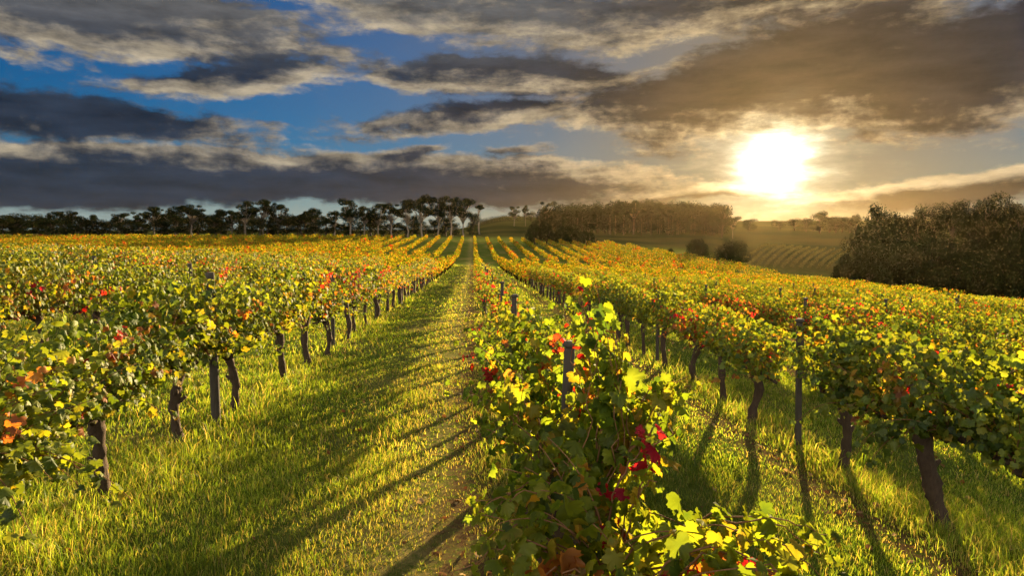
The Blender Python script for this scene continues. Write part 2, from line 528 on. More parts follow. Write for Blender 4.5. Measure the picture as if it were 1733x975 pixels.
# haze: pale low air round the whole scene
def build_haze():
    zs = [-36.0, 42.0]
    me = bpy.data.meshes.new('haze')
    S = 1700.0
    v = [(sx * S, sy * S, z) for z in zs for sx, sy in ((-1, -1), (1, -1), (1, 1), (-1, 1))]
    me.from_pydata(v, [], [(3, 2, 1, 0), (4, 5, 6, 7), (0, 1, 5, 4), (1, 2, 6, 5), (2, 3, 7, 6), (3, 0, 4, 7)])
    m, t, out = new_mat('hazy_air')
    pv = t.nodes.new('ShaderNodeVolumePrincipled')
    pv.inputs['Color'].default_value = (1.0, 0.74, 0.36, 1)
    pv.inputs['Density'].default_value = 0.000012
    pv.inputs['Anisotropy'].default_value = 0.75
    t.links.new(pv.outputs[0], out.inputs['Volume'])
    me.materials.append(m)
    o = mesh_object('haze', me)
    tag(o, 'thin golden haze in the low evening air', 'haze', kind='stuff')


build_haze()

# ------------------------------------------------------------------ vines
GREEN = [(0.07, 0.11, 0.012), (0.105, 0.145, 0.014), (0.145, 0.175, 0.016), (0.048, 0.084, 0.012)]
LIME = [(0.175, 0.215, 0.016), (0.225, 0.23, 0.02), (0.13, 0.185, 0.016)]
GOLD = [(0.32, 0.22, 0.02), (0.36, 0.18, 0.02), (0.27, 0.22, 0.03)]
RUST = [(0.30, 0.10, 0.025), (0.22, 0.075, 0.025), (0.36, 0.15, 0.03)]
RED = [(0.36, 0.012, 0.012), (0.42, 0.03, 0.02), (0.25, 0.01, 0.02)]
CLASSES = [np.array(c) for c in (GREEN, LIME, GOLD, RUST, RED)]


def pick_cols(cls, rng):
    out = np.empty((len(cls), 3))
    for k, pal in enumerate(CLASSES):
        m = cls == k
        out[m] = pal[rng.integers(0, len(pal), m.sum())]
    return out * rng.uniform(0.75, 1.25, (len(cls), 1))


def shoots(rng, n, length, y_half, lean, hang, z0=0.86, zmin=0.5):
    """Shoot centre lines rising from the cordon and flopping over."""
    out = []
    for k in range(n):
        y0 = rng.uniform(-y_half, y_half)
        side = 1 if rng.random() < 0.5 else -1
        low = rng.random() < hang
        d = unit(np.array([side * abs(rng.normal(0, lean * (2.2 if low else 1))), rng.normal(0, .28), .45 if low else 1.0]))
        L = length * rng.uniform(.55, 1.1)
        p = np.array([rng.normal(0, .05), y0, z0 + rng.uniform(-.05, .05)])
        pts, st = [p], L / 11
        for i in range(11):
            d = unit(d + np.array([side * .05, rng.normal(0, .07), -(.22 if low else .075) * (i / 11 + .3)]))
            p = p + d * st
            if p[2] < zmin: p[2] = zmin + rng.uniform(0, .05)
            pts.append(p)
        out.append(np.array(pts))
    return out


def foliage_from(geo, lines, rng, templates, step, size, mix, fill=0, fillbox=None, red_shoots=0, clear=None, n_extra=0):
    pos, nrm, tip, sz, cls = [], [], [], [], []
    for li, L in enumerate(lines):
        ln = np.linalg.norm(np.diff(L, axis=0), axis=1).sum()
        n = max(3, int(ln / step))
        s = np.linspace(.06, 1, n) * (len(L) - 1)
        i = np.clip(s.astype(int), 0, len(L) - 2)
        p = L[i] + (s - i)[:, None] * (L[i + 1] - L[i])
        off = rng.normal(size=(n, 3)) * np.array([1, 1, .5]); off = unit(off) * rng.uniform(.03, .11, (n, 1))
        p = p + off
        out = off.copy(); out[:, 0] += np.sign(p[:, 0]) * .08
        nr = unit(out) * .8 + np.array([0, 0, .30]) + rng.normal(0, .42, (n, 3))
        tp = unit(out) * .6 + np.array([0, 0, -.75]) + rng.normal(0, .35, (n, 3))
        main = rng.choice(5, p=mix) if li >= red_shoots else 4
        if li >= len(lines) - n_extra: main = rng.choice([1, 0, 4, 3], p=[.72, .2, .04, .04])
        c = np.where(rng.random(n) < .82, main, np.clip(main + rng.integers(-1, 2, n), 0, 3 if main < 4 else 4))
        pos.append(p); nrm.append(nr); tip.append(tp); cls.append(c)
        sz.append(size * rng.uniform(.5, 1.25, n) * np.where(np.linspace(0, 1, n) > .85, .65, 1))
    if fill:
        lo, hi = fillbox
        p = rng.uniform(lo, hi, (fill, 3))
        p[:, 0] *= .55 + .45 * np.sin(np.clip((p[:, 2] - lo[2]) / (hi[2] - lo[2]), 0, 1) * np.pi)
        nr = np.column_stack([np.sign(p[:, 0]) * .7, rng.normal(0, .3, fill), np.full(fill, .4)]) + rng.normal(0, .4, (fill, 3))
        tp = np.array([0, 0, -1.0]) + rng.normal(0, .4, (fill, 3))
        pos.append(p); nrm.append(nr); tip.append(tp); cls.append(np.where(rng.random(fill) < .8, rng.integers(0, 2, fill), rng.choice(4, fill, p=np.array(mix[:4]) / sum(mix[:4])))); sz.append(size * rng.uniform(.7, 1.2, fill))
    pos, nrm, tip, sz, cls = (np.concatenate(a) for a in (pos, nrm, tip, sz, cls))
    if clear is not None:
        k = ~clear(pos)
        pos, nrm, tip, sz, cls = pos[k], nrm[k], tip[k], sz[k], cls[k]
    col = pick_cols(cls, rng)
    edge = pick_cols(np.where(cls < 3, np.clip(cls + (rng.random(len(cls)) < .25), 0, 3), cls), rng)
    scatter(geo, templates, pos, nrm, tip, sz, col, rng, edge)


def trunk_line(rng, top, lean=.1, n=9):
    z = np.linspace(-.06, top, n)
    s = np.linspace(0, 1, n)
    a, b, ph = rng.normal(0, lean), rng.normal(0, lean), rng.uniform(0, 6)
    x = a * np.sin(s * 3.0 + ph) * s * .7
    y = b * s + .05 * np.sin(s * 5 + ph) * s
    return np.column_stack([x - x[-1] * s, y - y[-1] * s * .2, z])


def vine_parts(seed, lod, mix, red=0, nsh=32, length=.92, lean=.25, hang=.2, thick=1.15, size=.056, fill=400, y_half=.74, zmin=.80, box=None, extra=(), mat=None, clear=None):
    rng = np.random.default_rng(seed)
    parts = {}
    g = Geo()
    nseg, nside = ((20, 12), (11, 8), (5, 5))[lod]
    tl = trunk_line(rng, .82, .16, nseg)
    r = np.interp(np.linspace(0, 1, nseg), [0, .1, .45, .85, 1], [.062, .05, .043, .052, .06]) * thick * rng.uniform(.85, 1.2)
    r = r * (1 + .16 * np.sin(np.linspace(0, 14, nseg) + rng.uniform(0, 6)) * rng.uniform(.3, 1, nseg))
    r[:2] *= 1.25
    g.tube(tl, r, nside, .15 if lod < 2 else .05, rng)
    if lod == 0:                              # knots and a dead spur
        for k in range(2):
            z = rng.uniform(.35, .75); i = int(z / .88 * (nseg - 1)); a = rng.uniform(0, 6.28)
            d = np.array([math.cos(a), math.sin(a), .4])
            g.tube([tl[i], tl[i] + d * .06, tl[i] + d * .11 + (0, 0, .02)], [.035, .028, .016], 7, .1, rng)
    parts['trunk'] = g.mesh('vine_trunk', M_BARK, True)
    g = Geo()
    for s in (-1, 1):
        n = 9 if lod < 2 else 4
        q = np.linspace(0, 1, n)
        arm = np.column_stack([tl[-1][0] * (1 - q) + rng.normal(0, .02, n), tl[-1][1] + s * q * .82, .80 + .07 * np.sin(q * 2.2) + rng.normal(0, .012, n)])
        arm[0] = tl[-1] - (0, 0, .06)
        g.tube(arm, np.interp(q, [0, 1], [.036, .018]) * thick, nside, .08, rng)
    parts['cordon'] = g.mesh('vine_cordon', M_BARK, True)
    lines = shoots(rng, nsh, length, y_half, lean, hang, zmin=zmin)
    for e in list(extra) * 3:
        e = np.array(e, float) + rng.normal(0, .055, 3)
        q = np.linspace(0, len(e) - 1, 14)
        lines.append(np.column_stack([np.interp(q, range(len(e)), e[:, k]) for k in range(3)]) + rng.normal(0, .012, (14, 3)))
    if lod < 2:
        g = Geo()
        for L in lines: g.tube(L[::1 if lod == 0 else 2], np.linspace(.0055, .002, len(L[::1 if lod == 0 else 2])), 5 if lod == 0 else 3)
        parts['cane'] = g.mesh('vine_canes', M_CANE, True)
    g = Geo()
    tmpl = (T_FULL, T_MID, T_LOW)[lod]
    step = (.043, .045, .062)[lod]
    box = box or (np.array([-.32, -.74, .84]), np.array([.32, .74, 1.64]))
    foliage_from(g, lines, rng, tmpl, step, size * (1, .90, 1.12)[lod], mix, int(fill * (1, 1.35, 1.0)[lod]), box, red, clear, 3 * len(extra))
    parts['foliage'] = g.mesh('vine_foliage', mat or M_LEAF)
    return parts


MIX_GREEN = [.76, .17, .02, .05, .0]
MIX_WARM = [.52, .22, .09, .14, .03]
MIX_GOLD = [.34, .40, .19, .06, .01]
HI = [vine_parts(100 + k, 0, m, red=rd, nsh=38, length=1.02, box=(np.array([-.33, -.78, .82]), np.array([.33, .78, 1.74])), fill=520) for k, (m, rd) in enumerate(
    [(MIX_GREEN, 0), (MIX_GREEN, 1), (MIX_WARM, 2), (MIX_WARM, 3), (MIX_GREEN, 0), (MIX_WARM, 0)])]
MI = [vine_parts(200 + k, 1, m, red=rd) for k, (m, rd) in enumerate(
    [(MIX_GREEN, 0), (MIX_WARM, 1), (MIX_WARM, 4), (MIX_GOLD, 0), (MIX_GREEN, 3), (MIX_GOLD, 2), (MIX_WARM, 2)])]
LO = [vine_parts(300 + k, 2, m, red=rd) for k, (m, rd) in enumerate(
    [(MIX_WARM, 0), (MIX_GOLD, 0), (MIX_WARM, 2), (MIX_GOLD, 0), (MIX_GOLD, 1), (MIX_WARM, 0)])]
AIRY = [vine_parts(420 + k, 1, m, red=rd, nsh=17, lean=.2, hang=.1, fill=60, zmin=.92, length=.85, y_half=.58, box=(np.array([-.26, -.6, .94]), np.array([.24, .6, 1.5]))) for k, (m, rd) in enumerate(
    [(MIX_GREEN, 2), (MIX_GOLD, 0), (MIX_WARM, 0), (MIX_WARM, 3)])]
LOOK_HI = ['mostly green', 'green with one red shoot', 'yellowing with a red shoot', 'gold with red shoots', 'dense green', 'green and gold']
# the sprawling vines of the row that runs under the camera
WIDE = (np.array([-.52, -.85, .42]), np.array([.60, .85, 1.30]))
CEN = [vine_parts(400, 0, [.44, .36, .07, .10, .03], red=1, mat=M_NEARLEAF, nsh=27, length=.72, lean=.55, hang=.5, zmin=.42, size=.062, fill=70, box=WIDE,
                  extra=[[(.05, .3, .95), (.28, .3, 1.18), (.52, .2, 1.24), (.68, .15, 1.18)], [(.05, 0, .95), (.3, 0, 1.12), (.5, -.1, 1.1), (.62, -.15, 1.0)],
                         [(0, -.3, .9), (.22, -.35, 1.1), (.40, -.45, 1.05), (.5, -.5, .9)], [(0, .5, .9), (.1, .5, 1.3), (.2, .4, 1.5)], [(.05, .3, .9), (.36, .2, 1.0), (.58, .1, .78), (.66, 0, .5)], [(.05, -.1, .9), (.34, -.2, .95), (.5, -.3, .7), (.56, -.4, .45)], [(.05, -.5, .85), (.3, -.6, .95), (.42, -.7, .8), (.46, -.75, .5)], [(.1, .5, .9), (.45, .45, 1.1), (.75, .4, 1.05), (.9, .35, .9)], [(0, .2, .9), (-.3, .2, 1.08), (-.58, .1, .95)], [(0, .5, .9), (-.3, .55, 1.15), (-.55, .5, 1.1)]]),
       vine_parts(401, 0, [.46, .46, .05, .03, .0], mat=M_NEARLEAF, nsh=25, length=.78, lean=.42, hang=.35, zmin=.48, size=.061, fill=70, clear=lambda p: (np.abs(p[:, 0] - .05) < .07) & (p[:, 2] > 1.36) & (p[:, 2] < 1.76), box=WIDE,
                  extra=[[(.1, -.5, .9), (.22, -.5, 1.4), (.16, -.5, 1.98)], [(.12, -.3, .9), (.24, -.35, 1.4), (.22, -.4, 1.93)], [(.1, -.1, .9), (.24, -.15, 1.4), (.12, -.2, 2.0)], [(.12, -.5, .9), (.28, -.5, 1.4), (.24, -.5, 1.85)], [(.05, .3, .9), (.2, .3, 1.4), (.05, .2, 2.0)],
                         [(.05, -.6, .9), (.16, -.6, 1.3), (.20, -.6, 1.75)], [(.1, .1, .9), (.22, .1, 1.35), (.26, .1, 1.7)],
                         [(.05, -.4, .9), (.22, -.4, 1.3), (.40, -.45, 1.55), (.50, -.5, 1.62)], [(.05, -.5, .9), (.22, -.55, 1.2), (.40, -.55, 1.35), (.48, -.6, 1.32)],
                         [(.05, 0, .9), (.3, 0, 1.2), (.45, -.1, 1.42), (.55, -.2, 1.45)], [(-.1, .2, .9), (-.2, .2, 1.3), (-.25, .1, 1.55)]]),
       vine_parts(402, 0, [.58, .34, .04, .04, .0], red=2, mat=M_NEARLEAF, nsh=40, length=.9, lean=.36, hang=.35, fill=380, zmin=.6, box=(WIDE[0] * (.9, 1, 1.3), WIDE[1] * (.9, 1, 1.1))),
       vine_parts(403, 0, [.46, .40, .09, .05, .0], red=3, nsh=38, length=.9, lean=.34, hang=.3, fill=320)]
LOWV = vine_parts(410, 0, MIX_GREEN, red=2, nsh=50, length=1.05, lean=.36, hang=.42, zmin=.25, fill=620, box=(np.array([-.38, -.85, .6]), np.array([.38, .85, 1.8])))
KEYV = vine_parts(431, 0, [.80, .10, .03, .07, .0], red=3, nsh=44, length=1.0, lean=.34, hang=.35, thick=1.5, zmin=.6, fill=480)
USED = {}


def put_vine(parts, x, y, rz, sc, label, group):
    root = thing('grapevine', (x, y, float(height(x, y))), rz)
    root.scale = sc
    tag(root, label, 'grapevine', group)
    for nm, me in parts.items():
        first = USED.get((nm, me.name))
        if first is None:
            first = mesh_object(nm, me, root); USED[(nm, me.name)] = first
        else:
            c = first.copy(); c.parent = root; COL.objects.link(c)
    return root


ORD = ['nearest', 'second', 'third', 'fourth', 'fifth', 'sixth', 'seventh', 'eighth', 'ninth', 'tenth', 'eleventh', 'twelfth']


def post_mesh(h, r, cap):
    g = Geo()
    z = np.array([-.1, 0, h * .5, h - .02, h])
    g.tube(np.column_stack([z * .004, z * -.003, z]), [r * 1.05, r * 1.04, r, r * .95, r * .9], 14, .012)
    p = {'shaft': g.mesh('post_shaft', M_POST, True)}
    if cap:
        g = Geo()
        g.tube([(0, 0, h - .005), (0, 0, h + .012), (0, 0, h + .03), (0, 0, h + .042)], [r * 1.18, r * 1.42, r * 1.35, r * .8], 14, .03)
        p['cap'] = g.mesh('post_cap', M_POST, True)
    return p


POSTS = [post_mesh(1.62, .040, True), post_mesh(1.64, .052, False), post_mesh(1.6, .042, False), post_mesh(1.84, .052, False)]


def put_post(kind, x, y, label, group, tilt=(0, 0)):
    root = thing('trellis_post', (x, y, float(height(x, y))), RNG.uniform(0, 6))
    root.rotation_euler = (tilt[0], tilt[1], root.rotation_euler[2])
    tag(root, label, 'post', group)
    for nm, me in POSTS[kind].items():
        first = USED.get((nm, me.name))
        if first is None:
            USED[(nm, me.name)] = mesh_object(nm, me, root)
        else:
            c = first.copy(); c.parent = root; COL.objects.link(c)


def row_name(k):
    if k == 0: return 'the middle row under the viewer'
    if k == -1: return 'the row left of the grass alley'
    if k == 1: return 'the row right of the middle one'
    side = 'left' if k < 0 else 'right'
    return f'the {ORD[abs(k) - 1]} row {side} of the middle' if abs(k) <= 12 else f'the far {side} rows'


# fixed positions read for the three near rows, then regular spacing
ROW_Y = {-1: [2.4, 4.0, 5.6, 7.16, 8.79, 10.7, 12.2, 13.6, 15.9, 17.4], 0: [2.45, 3.85, 5.45, 7.0, 8.6, 10.6, 12.2, 13.8, 15.8], 1: [2.6, 4.1, 5.65, 7.09, 9.17, 10.9, 12.3, 14.0, 15.6, 17.2]}
POST_Y = {-1: [7.98, 14.65], 0: [4.6, 9.7, 14.9], 1: [8.13, 14.7]}
HALF = math.tan(RAD(40))


def in_view(x, y, pad=1.6):
    a = math.atan2(x, y) - YAW
    d = math.hypot(x, y)
    return y > 0 and abs(a) < RAD(37.9) + pad / max(d, 1.0)


cand, posts = [], []
for k in range(-75, 30):
    rng = np.random.default_rng(5000 + k)
    x = ROW0 + k * ROWGAP
    ys = list(ROW_Y.get(k, []))
    y = (ys[-1] + 1.6) if ys else rng.uniform(1.0, 2.6)
    while y < 205:
        if not (104 < y < 118 and x > -22): ys.append(y)          # grass headland between the two blocks
        y += 1.62
    for y in ys:
        if x < np.interp(y, *EDGE) and in_view(x, y): cand.append((math.hypot(x, y), k, x + rng.normal(0, .05), y + rng.normal(0, .07)))
    py = list(POST_Y.get(k, []))
    y = (py[-1] + 6.5) if py else rng.uniform(3, 9)
    while y < 60: py.append(y); y += 6.5
    for y in py:
        px_ = x + (.06 if k == 0 else 0)
        if x < np.interp(y, *EDGE) and in_view(x, y, .2): posts.append((math.hypot(x, y), k, px_, y))
cand.sort(); posts.sort()
near, rest = cand[:300], cand[300:]
count = {}
for n, (d, k, x, y) in enumerate(near):
    rng = np.random.default_rng(9000 + n)
    i = count[k] = count.get(k, -1) + 1
    rz = (0 if rng.random() < .5 else math.pi) + rng.normal(0, .05)
    s = rng.uniform(.93, 1.07)
    sc = (s * rng.uniform(.9, 1.12), s, s * rng.uniform(.9, 1.07))
    if k == 0 and i < 4:
        v = CEN[i]; rz = 0.0; sc = ((1, 1, .95), (1, 1, 1), (1, 1, 1), (1, 1, 1))[i]
        look = ('low sprawling vine with lime and green leaves', 'tall lime vine beside the capped post',
                'dense green vine with scarlet shoots', 'green vine with a scarlet patch')[i]
        lab = f'{look}, {ORD[i]} in the middle row'
    elif k == -1 and i < 2 and y < 4.6:
        v = LOWV
        lab = f'{ORD[i]} vine of {row_name(k)}, with low hanging shoots'
    elif k == 1 and 5.2 < y < 6.1:
        v = KEYV
        lab = 'thick trunked dark green vine of the row right of the middle one'
    elif d < 9.5 and k != 0:
        j = int(rng.integers(0, len(HI))) if k < 0 else (0, 4, 1, 0, 4, 3)[int(rng.integers(0, 6))]; v = HI[j]
        lab = f'{ORD[min(i, 11)]} vine of {row_name(k)}, {LOOK_HI[j]}'
    else:
        pool = (MI if k < 0 else [MI[0], MI[1], MI[4], MI[6], MI[2]]) if d < 24 else LO
        v = pool[int(rng.integers(0, len(pool)))] if k != 0 or d > 40 else AIRY[int(rng.integers(0, len(AIRY)))]
        lab = f'{ORD[i]} vine in {row_name(k)}' if abs(k) <= 1 and i < 12 else f'small autumn vine farther along {row_name(k)}'
    put_vine(v, x, y, rz, sc, lab, f'vines of {row_name(k)}')
pc = {}
for n, (d, k, x, y) in enumerate(p for p in posts if p[0] < 50):
    i = pc[k] = pc.get(k, -1) + 1
    kind = 0 if k >= 0 else 3 if k == -1 and i == 0 else 1 + n % 2
    what = 'tall timber post' if kind == 3 else 'capped timber post' if kind == 0 else 'plain timber post'
    lab = f'{what}, {ORD[i]} in {row_name(k)}' if abs(k) <= 1 and i < 7 else f'{what} among the leaves of {row_name(k)}'
    put_post(kind, x, y, lab, f'posts of {row_name(k)}', (RNG.normal(0, .015), RNG.normal(0, .015)))


def far_vines():
    rng = np.random.default_rng(77)
    g, tg = Geo(), Geo()
    R = np.array([(d, x, y) for d, k, x, y in rest])
    for lo, hi, nl, size in ((0, 75, 120, .115), (75, 120, 75, .15), (120, 400, 44, .20)):
        S = R[(R[:, 0] >= lo) & (R[:, 0] < hi)]
        n = len(S)
        if not n: continue
        z = height(S[:, 1], S[:, 2])
        p = rng.uniform(-1, 1, (n, nl, 3))
        w = .42 * (.62 + .38 * np.cos(p[..., 2] * 1.5))
        hv = rng.uniform(.85, 1.1, (n, 1))
        q = np.stack([p[..., 0] * w, p[..., 1] * .85, (1.14 + p[..., 2] * .52) * hv], -1)
        pos = q + np.column_stack([S[:, 1], S[:, 2], z])[:, None]
        nr = np.stack([p[..., 0] * 1.2, rng.normal(0, .3, (n, nl)), .35 + .6 * p[..., 2].clip(0)], -1) + rng.normal(0, .45, (n, nl, 3))
        tp = np.array([0, 0, -1.]) + rng.normal(0, .5, (n, nl, 3))
        tone = rng.random((n, 1))
        u = rng.random((n, nl))
        a = .22 + .25 * tone
        cls = np.where(u < a, 0, np.where(u < a + .20, 1, np.where(u < .86, 2, np.where(u < .98, 3, 4))))
        sick = (rng.random((n, 1)) < .05) & (u < .5)
        cls = np.where(sick, 4, cls)
        col = pick_cols(cls.ravel(), rng)
        scatter(g, T_LOW, pos.reshape(-1, 3), nr.reshape(-1, 3), tp.reshape(-1, 3), size * rng.uniform(.7, 1.25, n * nl), col, rng)
    for d, x, y in R[R[:, 0] < 110]:
        zz = float(height(x, y))
        g.tube([(x, y, zz - .05), (x + rng.normal(0, .04), y, zz + .45), (x, y, zz + .95)], [.055, .045, .05], 4, 0, rng, (0.035, .025, .018))
    o = mesh_object('distant_grapevines', g.mesh('distant_grapevines', M_FARLEAF))
    tag(o, 'far rows of golden green grapevines merging toward the tree line', 'grapevines', kind='stuff')


far_vines()

# ------------------------------------------------------------------ grass and litter
def bare_amount(x, y):
    u = np.mod(x - ROW0, ROWGAP)
    c = np.exp(-((u - 3.02) / .26) ** 2) * (x > .6)
    c = np.where((x > -1.5) & (x < .5), np.exp(-((x + .15) / .34) ** 2) * .80, c)
    n = np.sin(x * 3.1 + 2 * np.sin(y * 1.1)) * np.sin(y * 2.3 + np.sin(x * 2.0)) * .3
    tr = np.exp(-((u - 1.55) / .2) ** 2) * .42 + np.exp(-((u - 2.55) / .16) ** 2) * .25
    return np.clip(c + tr + n * c, 0, 1)


def build_grass():
    rng = np.random.default_rng(21)
    g = Geo()
    GP = np.array([(0.09, .15, .016), (.135, .19, .02), (.195, .235, .025), (.26, .29, .035), (.42, .33, .10), (.34, .235, .085)])
    for y0, y1, dens, w, hmul, seg in ((1.8, 7, 5200, .0027, 1.0, 2), (7, 13, 1800, .0055, 1.0, 2), (13, 24, 420, .012, 1.05, 1), (24, 48, 110, .025, 1.1, 1), (48, 105, 22, .05, 1.2, 1)):
        xl, xr = -(.74 * y1 + .5), min(.84 * y1 + .8, 40)
        n = int((xr - xl) * (y1 - y0) * dens)
        x, y = rng.uniform(xl, xr, n), rng.uniform(y0, y1, n)
        a = np.arctan2(x, y) - YAW
        keep = np.abs(a) < RAD(38.6) + .4 / y
        patch = .5 + .5 * np.sin(x * 2.1 + 1.7 * np.sin(y * 1.3)) * np.sin(y * 1.9 + 1.3 * np.sin(x * 1.7))
        b = bare_amount(x, y)
        keep &= rng.random(n) < (1 - .80 * b) * (.55 + .45 * patch)
        keep &= x < np.interp(y, *EDGE) + 3
        x, y, b, patch = x[keep], y[keep], b[keep], patch[keep]
        n = len(x)
        u = np.mod(x - ROW0 + ROWGAP / 2, ROWGAP) - ROWGAP / 2
        tall = np.exp(-(u / .5) ** 2)
        h = (.038 + .035 * patch + .045 * tall) * rng.gamma(6, 1 / 6., n) * (1 - .5 * b) * hmul
        cl = np.sin(x * 7.3 + 3 * np.sin(y * 2.9)) * np.sin(y * 6.1 + 3 * np.sin(x * 3.7)) + .35 * rng.normal(size=n)
        h = h * (1 + .9 * np.clip(cl - .55, 0, 1) * (1 - b))
        z = height(x, y)
        th = rng.uniform(0, 2 * np.pi, n)
        lean = rng.uniform(.15, .75, n)
        d = np.stack([np.cos(th), np.sin(th)], -1)
        pth = rng.uniform(0, 2 * np.pi, n)
        s = np.stack([np.cos(pth), np.sin(pth), np.zeros(n)], -1) * (w * rng.uniform(.7, 1.3, n))[:, None]
        base = np.stack([x, y, z - .01], -1)
        midp = base + np.stack([d[:, 0] * h * lean * .3, d[:, 1] * h * lean * .3, h * .6], -1)
        top = base + np.stack([d[:, 0] * h * lean, d[:, 1] * h * lean, h * (1.05 - .35 * lean)], -1)
        gold = np.exp(-((x + .55) / .75) ** 2) * .72
        h = h * (1 - .35 * gold)
        dry = np.clip(.12 + gold + .55 * b + .30 * tall + .25 * (1 - patch), 0, 1)
        uu = rng.random(n)
        idx = np.where(uu < dry * .65, rng.integers(3, 6, n), rng.integers(0, 4, n))
        tone = .85 + .3 * np.sin(x * .9 + np.sin(y * .5) * 2) * np.sin(y * .7 + 1) + .15 * np.sin(x * 5.1 + y * 3.3) * np.sin(y * 4.7)
        col = GP[idx] * rng.uniform(.75, 1.25, (n, 1)) * (tone * 1.12)[:, None]
        k = np.arange(n)
        if seg == 2:
            V = np.stack([base - s, base + s, midp + s * .75, midp - s * .75, top], 1).reshape(-1, 3)
            g.add(V, [np.stack([k * 5, k * 5 + 1, k * 5 + 2, k * 5 + 3], 1), np.stack([k * 5 + 3, k * 5 + 2, k * 5 + 4], 1)], np.repeat(col, 5, 0))
        else:
            V = np.stack([base - s, base + s, top], 1).reshape(-1, 3)
            g.add(V, [np.stack([k * 3, k * 3 + 1, k * 3 + 2], 1)], np.repeat(col, 3, 0))
    o = mesh_object('grass', g.mesh('grass', M_GRASS))
    tag(o, 'short green and straw grass between the vine rows', 'grass', kind='stuff')
    # dead leaves and clippings on the bare strips
    g = Geo()
    n = 9000
    y = rng.uniform(1.8, 26, n) ** 1.0
    x = rng.uniform(-9, 12, n)
    b = bare_amount(x, y)
    u = np.mod(x - ROW0 + ROWGAP / 2, ROWGAP) - ROWGAP / 2
    keep = (rng.random(n) < .85 * b + .35 * np.exp(-(u / .5) ** 2) + .03)
    x, y = x[keep], y[keep]; n = len(x)
    pos = np.stack([x, y, height(x, y) + rng.uniform(.012, .04, n)], -1)
    nr = np.array([0, 0, 1.]) + rng.normal(0, .35, (n, 3))
    tp = rng.normal(size=(n, 3))
    pal = np.array([(.20, .10, .045), (.13, .065, .03), (.30, .19, .09), (.24, .09, .03), (.36, .26, .13)])
    scatter(g, T_MID, pos, nr, tp, rng.uniform(.018, .05, n), pal[rng.integers(0, 5, n)], rng)
    o = mesh_object('leaf_litter', g.mesh('leaf_litter', M_DRY))
    tag(o, 'dry brown leaves fallen on the bare strips beside the rows', 'leaf litter', kind='stuff')


build_grass()

# ------------------------------------------------------------------ trees
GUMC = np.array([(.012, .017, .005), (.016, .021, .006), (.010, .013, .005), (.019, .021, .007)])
GUMT = leaf_template([(0, 1.0), (60, .6), (120, .55), (170, .5)], .1, .1, TR)


def tree_parts(seed, kind, nleaf=4200, dark=1.0):
    """Unit-height tree. kind: gum (umbrella clumps on a bare trunk), dense, lone, bush."""
    rng = np.random.default_rng(seed)
    g, c = Geo(), Geo()
    clumps = []
    if kind in ('gum', 'lone'):
        n = 19 if kind == 'gum' else 6
        fork = .42 if kind == 'gum' else .72
        tr = np.column_stack([np.cumsum(rng.normal(0, .012, 6)), np.cumsum(rng.normal(0, .012, 6)), np.linspace(-.02, fork, 6)])
        g.tube(tr, np.linspace(.024, .016, 6), 7)
        for k in range(n):
            a = k * 2.4 + rng.uniform(-.4, .4)
            r = rng.uniform(.05, .30) if kind == 'gum' else rng.uniform(.02, .13)
            zt = rng.uniform(.52, .92) if kind == 'gum' else rng.uniform(.84, .93)
            end = np.array([math.cos(a) * r, math.sin(a) * r, zt - r * .25])
            m = (tr[-1] * .6 + end * .4) + np.array([0, 0, -.03])
            g.tube([tr[-1 - rng.integers(0, 2)], m, end], [.013, .009, .005], 5)
            R = rng.choice([.06, .085, .11, .14]) * rng.uniform(.85, 1.15) if kind == 'gum' else rng.uniform(.06, .085)
            clumps.append((end + (0, 0, R * .35), R, R * rng.uniform(.5, .7)))
    elif kind == 'dense':
        tr = np.column_stack([np.cumsum(rng.normal(0, .01, 6)), np.cumsum(rng.normal(0, .01, 6)), np.linspace(-.02, .7, 6)])
        g.tube(tr, np.linspace(.028, .010, 6), 7)
        for k in range(19):
            a, zt = k * 2.4 + rng.uniform(-.5, .5), (rng.uniform(.2, .86) if k < 13 else rng.uniform(.6, .84))
            r = rng.uniform(.06, .24) * (1.15 - .5 * abs(zt - .45))
            end = np.array([math.cos(a) * r, math.sin(a) * r, zt])
            g.tube([tr[min(5, int(zt * 6))] * (1, 1, .8), end], [.010, .004], 4)
            R = rng.choice([.09, .13, .17, .21]) * rng.uniform(.9, 1.1)
            clumps.append((end, R, R * rng.uniform(.65, .9)))
    else:
        for k in range(5):
            a = k * 1.26
            g.tube([(0, 0, -.03), (math.cos(a) * .1, math.sin(a) * .1, .2), (math.cos(a) * .22, math.sin(a) * .22, .42)], [.03, .02, .01], 5)
        for k in range(22):
            v = unit(rng.normal(size=3)); v[2] = abs(v[2])
            p = v * np.array([.42, .42, .62]) * rng.uniform(.5, 1) + (0, 0, .14)
            clumps.append((p, rng.uniform(.15, .22), rng.uniform(.13, .20)))
    tot = sum(R * R for _, R, _ in clumps)
    for p, R, H in clumps:
        n = int(nleaf * R * R / tot)
        v = unit(rng.normal(size=(n, 3))) * (rng.uniform(.5, 1, (n, 1)) ** .5) * (1 + .12 * rng.normal(size=(n, 1)))
        pos = p + v * np.array([R, R, H])
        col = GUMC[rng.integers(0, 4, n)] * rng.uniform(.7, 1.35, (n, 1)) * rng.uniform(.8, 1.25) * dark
        nr = v + np.array([0, 0, .3]) + rng.normal(0, .25, (n, 3))
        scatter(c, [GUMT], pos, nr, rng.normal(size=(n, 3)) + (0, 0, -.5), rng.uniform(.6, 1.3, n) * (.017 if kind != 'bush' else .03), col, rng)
    zt = np.percentile(np.concatenate(c.V)[:, 2], 99.6)
    for q in (g, c): q.V = [v / (1, 1, zt) for v in q.V]
    return {'trunk': g.mesh(kind + '_trunk', M_GUMBARK if kind in ('gum', 'lone') else M_DARKBARK, True), 'crown': c.mesh(kind + '_crown', M_GUM)}


